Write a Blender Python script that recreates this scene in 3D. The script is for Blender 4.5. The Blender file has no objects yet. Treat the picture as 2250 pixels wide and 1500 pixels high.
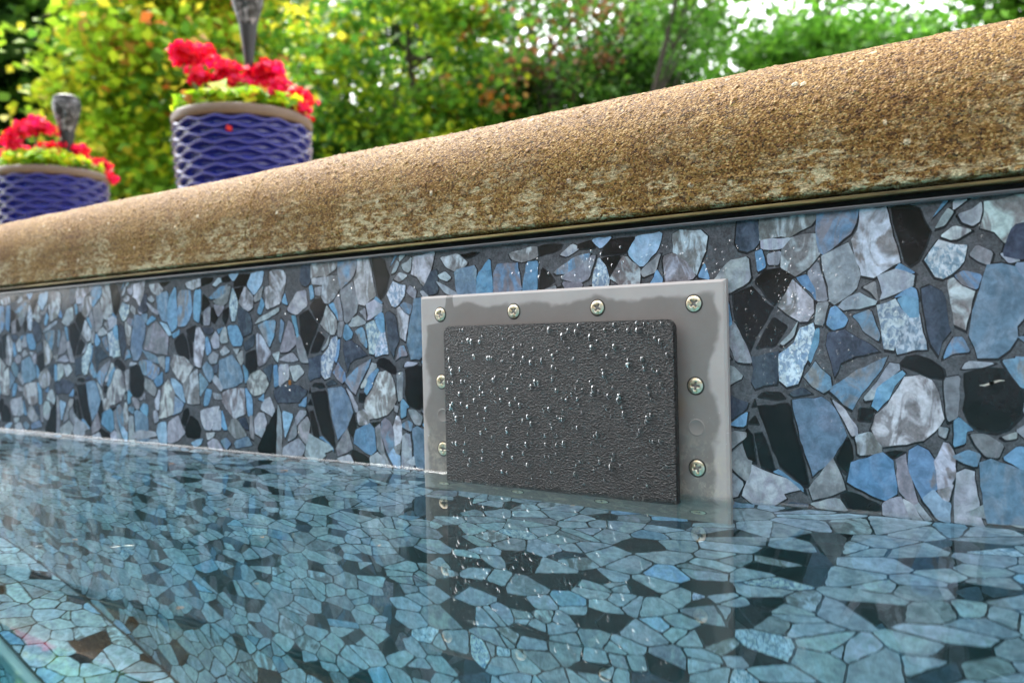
import bpy, bmesh, math, random
import numpy as np
from mathutils import Vector, Matrix, noise
R = math.radians
S = bpy.context.scene
C = S.collection

# ---------------------------------------------------------------- camera
cd = bpy.data.cameras.new('camera')
cam = bpy.data.objects.new('camera', cd); C.objects.link(cam)
cd.sensor_width = 36; cd.lens = 29.06
cd.clip_start = 0.01; cd.clip_end = 500
cd.dof.use_dof = True; cd.dof.focus_distance = 0.545; cd.dof.aperture_fstop = 8.0
_r = Vector((0.82150, 0.56976, -0.02253)); _u = Vector((0.01473, 0.01829, 0.99972)); _f = Vector((-0.57002, 0.82161, -0.00663))
cam.matrix_world = Matrix(((_r.x, _u.x, -_f.x, 0), (_r.y, _u.y, -_f.y, -0.50628), (_r.z, _u.z, -_f.z, 0.10818), (0, 0, 0, 1)))
S.camera = cam

# ---------------------------------------------------------------- light
SUN_DIR = Vector((-0.55, 0.20, 0.80)).normalized()      # towards the sun behind thin cloud
W = bpy.data.worlds.new('World'); S.world = W; W.use_nodes = True
nt = W.node_tree; bg = nt.nodes['Background']
sk = nt.nodes.new('ShaderNodeTexSky'); sk.sky_type = 'NISHITA'; sk.sun_disc = False
sk.sun_elevation = math.asin(SUN_DIR.z); sk.sun_rotation = math.atan2(SUN_DIR.x, SUN_DIR.y)
sk.dust_density = 3.0
hs = nt.nodes.new('ShaderNodeHueSaturation'); hs.inputs['Saturation'].default_value = 0.12
nt.links.new(sk.outputs[0], hs.inputs['Color']); nt.links.new(hs.outputs[0], bg.inputs['Color'])
bg.inputs['Strength'].default_value = 0.15
sl = bpy.data.lights.new('sun', 'SUN'); sl.energy = 1.3; sl.angle = R(34); sl.color = (1, 0.96, 0.9)
sun = bpy.data.objects.new('sun', sl); C.objects.link(sun)
sun.rotation_euler = (-SUN_DIR).to_track_quat('-Z', 'Y').to_euler(); sun.location = (0, 0, 12)
S.view_settings.view_transform = 'Standard'; S.view_settings.look = 'None'
S.view_settings.gamma = 1; S.view_settings.exposure = 2.4
S.cycles.max_bounces = 14; S.cycles.transmission_bounces = 10; S.cycles.transparent_max_bounces = 12
S.cycles.use_denoising = True
S.cycles.sample_clamp_indirect = 12

# ---------------------------------------------------------------- helpers
def link(o, parent=None):
    C.objects.link(o)
    if parent: o.parent = parent
    return o
def tag(o, label=None, cat=None, group=None, kind=None):
    if label: o['label'] = label
    if cat: o['category'] = cat
    if group: o['group'] = group
    if kind: o['kind'] = kind
    return o
def empty(name, loc=(0, 0, 0), **k):
    o = link(bpy.data.objects.new(name, None)); o.location = loc; o.empty_display_size = .05
    return tag(o, **k)
def meshobj(name, V, F, mat=None, parent=None, smooth=False, **k):
    me = bpy.data.meshes.new(name)
    V = np.asarray(V, dtype=np.float32).reshape(-1, 3)
    if isinstance(F, np.ndarray):
        n, s = F.shape
        me.vertices.add(len(V)); me.vertices.foreach_set('co', V.ravel())
        me.loops.add(n * s); me.loops.foreach_set('vertex_index', F.astype(np.int32).ravel())
        me.polygons.add(n); me.polygons.foreach_set('loop_start', np.arange(0, n * s, s, dtype=np.int32))
        me.update(calc_edges=True)
    else:
        me.from_pydata([tuple(v) for v in V.tolist()], [], F); me.update()
    if smooth: me.polygons.foreach_set('use_smooth', np.ones(len(me.polygons), dtype=bool))
    if mat: me.materials.append(mat)
    o = link(bpy.data.objects.new(name, me), parent)
    return tag(o, **k)
def bmobj(name, bm, mat=None, parent=None, smooth=False, **k):
    me = bpy.data.meshes.new(name); bm.to_mesh(me); bm.free()
    if smooth: me.polygons.foreach_set('use_smooth', np.ones(len(me.polygons), dtype=bool))
    if mat: me.materials.append(mat)
    return tag(link(bpy.data.objects.new(name, me), parent), **k)
def face_cols(o, name, cols):
    a = o.data.attributes.new(name, 'FLOAT_COLOR', 'FACE')
    a.data.foreach_set('color', np.asarray(cols, dtype=np.float32).ravel())
def box_bm(x0, x1, y0, y1, z0, z1, bevel=0, seg=2):
    bm = bmesh.new(); bmesh.ops.create_cube(bm, size=1)
    for v in bm.verts:
        v.co = Vector(((x0 + x1) / 2 + v.co.x * (x1 - x0), (y0 + y1) / 2 + v.co.y * (y1 - y0), (z0 + z1) / 2 + v.co.z * (z1 - z0)))
    if bevel: bmesh.ops.bevel(bm, geom=bm.edges[:], offset=bevel, segments=seg, profile=.5, affect='EDGES')
    return bm
def grid_faces(nu, nv, wrap=False):
    i, j = np.meshgrid(np.arange(nu if wrap else nu - 1), np.arange(nv - 1), indexing='ij')
    i2 = (i + 1) % nu
    return np.stack([i * nv + j, i2 * nv + j, i2 * nv + j + 1, i * nv + j + 1], -1).reshape(-1, 4)
def lathe(prof, n=48, c=(0, 0, 0)):
    prof = np.array(prof, float); a = np.linspace(0, 2 * np.pi, n, endpoint=False)
    V = np.stack([np.cos(a)[:, None] * prof[None, :, 0] + c[0], np.sin(a)[:, None] * prof[None, :, 0] + c[1], np.repeat(prof[None, :, 1], n, 0) + c[2]], -1).reshape(-1, 3)
    return V, grid_faces(n, len(prof), True)
def tube(path, radii, n=8):
    P = [Vector(p) for p in path]; V = []; F = []
    for i, p in enumerate(P):
        d = (P[min(i + 1, len(P) - 1)] - P[max(i - 1, 0)]).normalized()
        a = d.orthogonal().normalized(); b = d.cross(a)
        for k in range(n):
            t = 2 * math.pi * k / n; V.append(tuple(p + (a * math.cos(t) + b * math.sin(t)) * radii[i]))
    for i in range(len(P) - 1):
        for k in range(n):
            F.append((i * n + k, i * n + (k + 1) % n, (i + 1) * n + (k + 1) % n, (i + 1) * n + k))
    return V, F
def merge(parts):
    V = []; F = []
    for v, f in parts:
        o = len(V); V.extend([tuple(q) for q in np.asarray(v).tolist()]); F.extend([tuple(int(i) + o for i in q) for q in np.asarray(f).tolist()] if isinstance(f, np.ndarray) else [tuple(i + o for i in q) for q in f])
    return V, F

class NT:                                                  # small node-tree helper
    def __init__(s, name):
        s.m = bpy.data.materials.new(name); s.m.use_nodes = True
        s.t = s.m.node_tree; s.b = s.t.nodes['Principled BSDF']; s.out = s.t.nodes['Material Output']
        s.tc = s.n('TexCoord').outputs['Object']
    def n(s, t, **k):
        d = s.t.nodes.new('ShaderNode' + t)
        for a, v in k.items(): setattr(d, a, v)
        return d
    def set(s, d, i, v):
        if v is None: return
        if hasattr(v, 'is_output') or isinstance(v, bpy.types.NodeSocket): s.t.links.new(v, d.inputs[i])
        elif isinstance(v, tuple) and len(v) == 3 and d.inputs[i].type == 'RGBA': d.inputs[i].default_value = (*v, 1)
        elif isinstance(v, float) and d.inputs[i].type == 'RGBA': d.inputs[i].default_value = (v, v, v, 1)
        else: d.inputs[i].default_value = v
    def P(s, **k):
        for a, v in k.items(): s.set(s.b, a.replace('_', ' '), v)
        return s
    def noise(s, scale, detail=3, rough=.5, dist=0, vec=None, out='Fac'):
        d = s.n('TexNoise'); s.set(d, 'Vector', vec or s.tc); s.set(d, 'Scale', scale); s.set(d, 'Detail', detail); s.set(d, 'Roughness', rough); s.set(d, 'Distortion', dist)
        return d.outputs[out]
    def voro(s, scale, feature='F1', vec=None, out='Distance', rand=1):
        d = s.n('TexVoronoi', feature=feature); s.set(d, 'Vector', vec or s.tc); s.set(d, 'Scale', scale); s.set(d, 'Randomness', rand)
        return d.outputs[out]
    def ramp(s, fac, stops, interp='LINEAR'):
        d = s.n('ValToRGB'); s.set(d, 0, fac); e = d.color_ramp; e.interpolation = interp
        while len(e.elements) < len(stops): e.elements.new(.5)
        for el, (p, c) in zip(e.elements, stops):
            el.position = p; el.color = (*c, 1) if isinstance(c, tuple) else (c, c, c, 1)
        return d.outputs[0]
    def math(s, op, a, b=0.0, clamp=False):
        d = s.n('Math', operation=op, use_clamp=clamp); s.set(d, 0, a); s.set(d, 1, b); return d.outputs[0]
    def mr(s, v, a, b, c=0., d_=1.):
        d = s.n('MapRange', interpolation_type='SMOOTHSTEP'); s.set(d, 0, v); s.set(d, 1, a); s.set(d, 2, b); s.set(d, 3, c); s.set(d, 4, d_); return d.outputs[0]
    def mix(s, f, a, b, blend='MIX'):
        d = s.n('Mix', data_type='RGBA', blend_type=blend)
        s.set(d, 0, f); s.set(d, 6, a); s.set(d, 7, b); return d.outputs[2]
    def attr(s, name, out='Color'):
        d = s.n('Attribute', attribute_name=name); return d.outputs[out]
    def sep(s, v):
        d = s.n('SeparateXYZ'); s.set(d, 0, v); return d.outputs
    def map(s, scale=(1, 1, 1), loc=(0, 0, 0), vec=None):
        d = s.n('Mapping'); s.set(d, 0, vec or s.tc); s.set(d, 'Scale', scale); s.set(d, 'Location', loc); return d.outputs[0]
    def bump(s, h, strength=.3, dist=.001, normal=None):
        d = s.n('Bump'); s.set(d, 'Height', h); s.set(d, 'Strength', strength); s.set(d, 'Distance', dist)
        if normal: s.set(d, 'Normal', normal)
        s.t.links.new(d.outputs[0], s.b.inputs['Normal']); return d.outputs[0]

# ---------------------------------------------------------------- materials
def simple(name, col, rough=.6, spec=.5, var=.15, scale=40, bump=0, metallic=0):
    n = NT(name); f = n.noise(scale, 4)
    c = n.mix(f, tuple(q * (1 - var) for q in col), tuple(min(1, q * (1 + var)) for q in col))
    n.P(Base_Color=c, Roughness=rough, Specular_IOR_Level=spec, Metallic=metallic)
    if bump: n.bump(f, bump, .002)
    return n.m

def liner_material():
    n = NT('printed_vinyl')
    cA, cB, par = n.attr('tint'), n.attr('vein'), n.attr('pattern')
    p = n.sep(par)
    off = n.n('VectorMath', operation='SCALE'); n.set(off, 0, (1.7, 2.3, 3.1)); n.set(off, 'Scale', p[2])
    v = n.n('VectorMath', operation='ADD'); n.set(v, 0, n.tc); n.set(v, 1, off.outputs[0]); v = v.outputs[0]
    veins = n.mr(n.noise(65, 3, .55, 1.6, n.map((1, 1, .55), vec=v)), .42, .62)
    speck = n.mr(n.noise(330, 2, .6, .8, n.map((1.2, 1, .8), vec=v)), .40, .60)
    fac = n.math('ADD', n.math('MULTIPLY', veins, p[0]), n.math('MULTIPLY', speck, p[1]), True)
    c = n.mix(fac, cA, cB)
    fine = n.mr(n.noise(150, 5, .7, .4, v), .3, .72, .66, 1.22)
    c = n.mix(1.0, c, fine, 'MULTIPLY')
    grain = n.mr(n.noise(700, 3, .7), .3, .7, .75, 1.25)
    isg = n.attr('grout', 'Fac')
    c = n.mix(isg, c, n.mix(1.0, c, grain, 'MULTIPLY'))
    n.P(Base_Color=c, Roughness=.15, Specular_IOR_Level=.5)
    n.bump(n.math('ADD', n.math('MULTIPLY', n.noise(28, 2), 1.0), n.math('MULTIPLY', n.noise(900, 2), .06)), .22, .003)
    return n.m

def coping_material():
    n = NT('exposed_aggregate_concrete')
    z = n.sep(n.tc)[2]; x = n.sep(n.tc)[0]
    cell = n.n('TexVoronoi'); n.set(cell, 'Vector', n.tc); n.set(cell, 'Scale', 780)
    cell2 = n.n('TexVoronoi'); n.set(cell2, 'Vector', n.tc); n.set(cell2, 'Scale', 190)
    rnd = n.sep(cell.outputs['Color'])[0]; rnd2 = n.sep(cell2.outputs['Color'])
    grains = n.ramp(rnd, [(0, (.036, .015, .003)), (.25, (.118, .055, .010)), (.55, (.188, .097, .019)), (.85, (.26, .152, .040)), (1, (.38, .26, .115))])
    big = n.mr(n.noise(9, 4, .6, .3), .35, .68)
    c = n.mix(n.math('MULTIPLY', big, .45), grains, n.mix(1.0, grains, (.62, .5, .42), 'MULTIPLY'))
    # occasional larger pale pebbles
    peb = n.math('MULTIPLY', n.mr(rnd2[0], .975, .985), n.mr(n.math('ADD', cell2.outputs['Distance'], n.math('MULTIPLY', n.noise(500, 2), .5)), .72, .52))
    c = n.mix(n.math('MULTIPLY', peb, .75), c, n.mix(rnd2[1], (.50, .36, .18), (.62, .55, .42)))
    # lime bloom on the lower face, ragged and streaked along the edge
    pat = n.mr(n.noise(16, 5, .62, .6, n.map((1, 1, 1.5))), .43, .60)
    rag = n.mr(n.noise(210, 4, .72, .5, n.map((.5, 1, 1.3))), .45, .60)
    low = n.math('ADD', n.mr(z, .262, .200, 0, 1.), n.mr(z, .206, .190, 0, .35))
    bloom = n.math('MULTIPLY', n.math('MULTIPLY', pat, rag), low, True)
    low2 = n.math('MULTIPLY', n.mr(z, .207, .188), n.math('MULTIPLY', n.mr(n.noise(45, 3), .40, .62), rag), True)
    bloom = n.math('MAXIMUM', bloom, low2)
    c = n.mix(n.math('MULTIPLY', bloom, .86), c, n.mix(rnd, (.36, .30, .17), (.52, .45, .29)))
    # dark damp stain patches and streaks
    st = n.mr(n.noise(30, 4, .6, .2, n.map((.5, 1, 2.2))), .56, .72)
    c = n.mix(n.math('MULTIPLY', st, .42), c, n.mix(1.0, c, (.52, .42, .34), 'MULTIPLY'))
    n.P(Base_Color=c, Roughness=.72, Specular_IOR_Level=.25)
    # relief: rounded grains and form streaks low on the face
    g1 = n.mr(cell.outputs['Distance'], .75, .05); g2 = n.math('MULTIPLY', n.mr(cell2.outputs['Distance'], .55, .1), n.mr(rnd2[0], .70, .75))
    streak = n.math('MULTIPLY', n.noise(60, 3, .6, 0, n.map((.06, 1, 5))), n.mr(z, .240, .20, .15, 1))
    crack_x = n.math('ADD', x, n.math('MULTIPLY', n.math('SUBTRACT', z, .22), -.12))
    crack_x = n.math('ADD', crack_x, n.math('MULTIPLY', n.math('SUBTRACT', n.noise(40, 3), .5), .012))
    crack = n.mr(n.math('ABSOLUTE', n.math('ADD', crack_x, .647)), .0006, .0022, 1, 0)
    h = n.math('ADD', n.math('MULTIPLY', g1, .55), n.math('MULTIPLY', g2, .9))
    h = n.math('ADD', h, n.math('MULTIPLY', streak, 1.5)); h = n.math('ADD', h, n.math('MULTIPLY', n.noise(70, 4), .8))
    h = n.math('SUBTRACT', h, n.math('MULTIPLY', crack, 1.0))
    d = n.n('Displacement'); n.set(d, 'Height', h); n.set(d, 'Midlevel', .8); n.set(d, 'Scale', .00085)
    n.t.links.new(d.outputs[0], n.out.inputs['Displacement']); n.m.displacement_method = 'BOTH'
    return n.m

def leaf_material(name, rough=.5, trans=.45):
    n = NT(name); c = n.attr('tint')
    n.P(Base_Color=c, Roughness=rough, Specular_IOR_Level=.35)
    t = n.n('BsdfTranslucent'); n.set(t, 0, c)
    m = n.n('MixShader'); n.set(m, 0, trans); n.t.links.new(n.b.outputs[0], m.inputs[1]); n.t.links.new(t.outputs[0], m.inputs[2])
    n.t.links.new(m.outputs[0], n.out.inputs[0]); return n.m

def bark_material(col=(.05, .04, .032)):
    n = NT('bark'); f = n.noise(14, 5, .65, .4, n.map((3, 3, .6)))
    n.P(Base_Color=n.mix(f, tuple(q * .5 for q in col), tuple(q * 1.7 for q in col)), Roughness=.9); n.bump(f, .7, .03); return n.m

M_LINER = liner_material(); M_COPING = coping_material(); M_LEAF = leaf_material('leaf'); M_BARK = bark_material()
M_CONC = simple('grey_concrete', (.33, .29, .23), .85, .3, .2, 25, .2)

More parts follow.
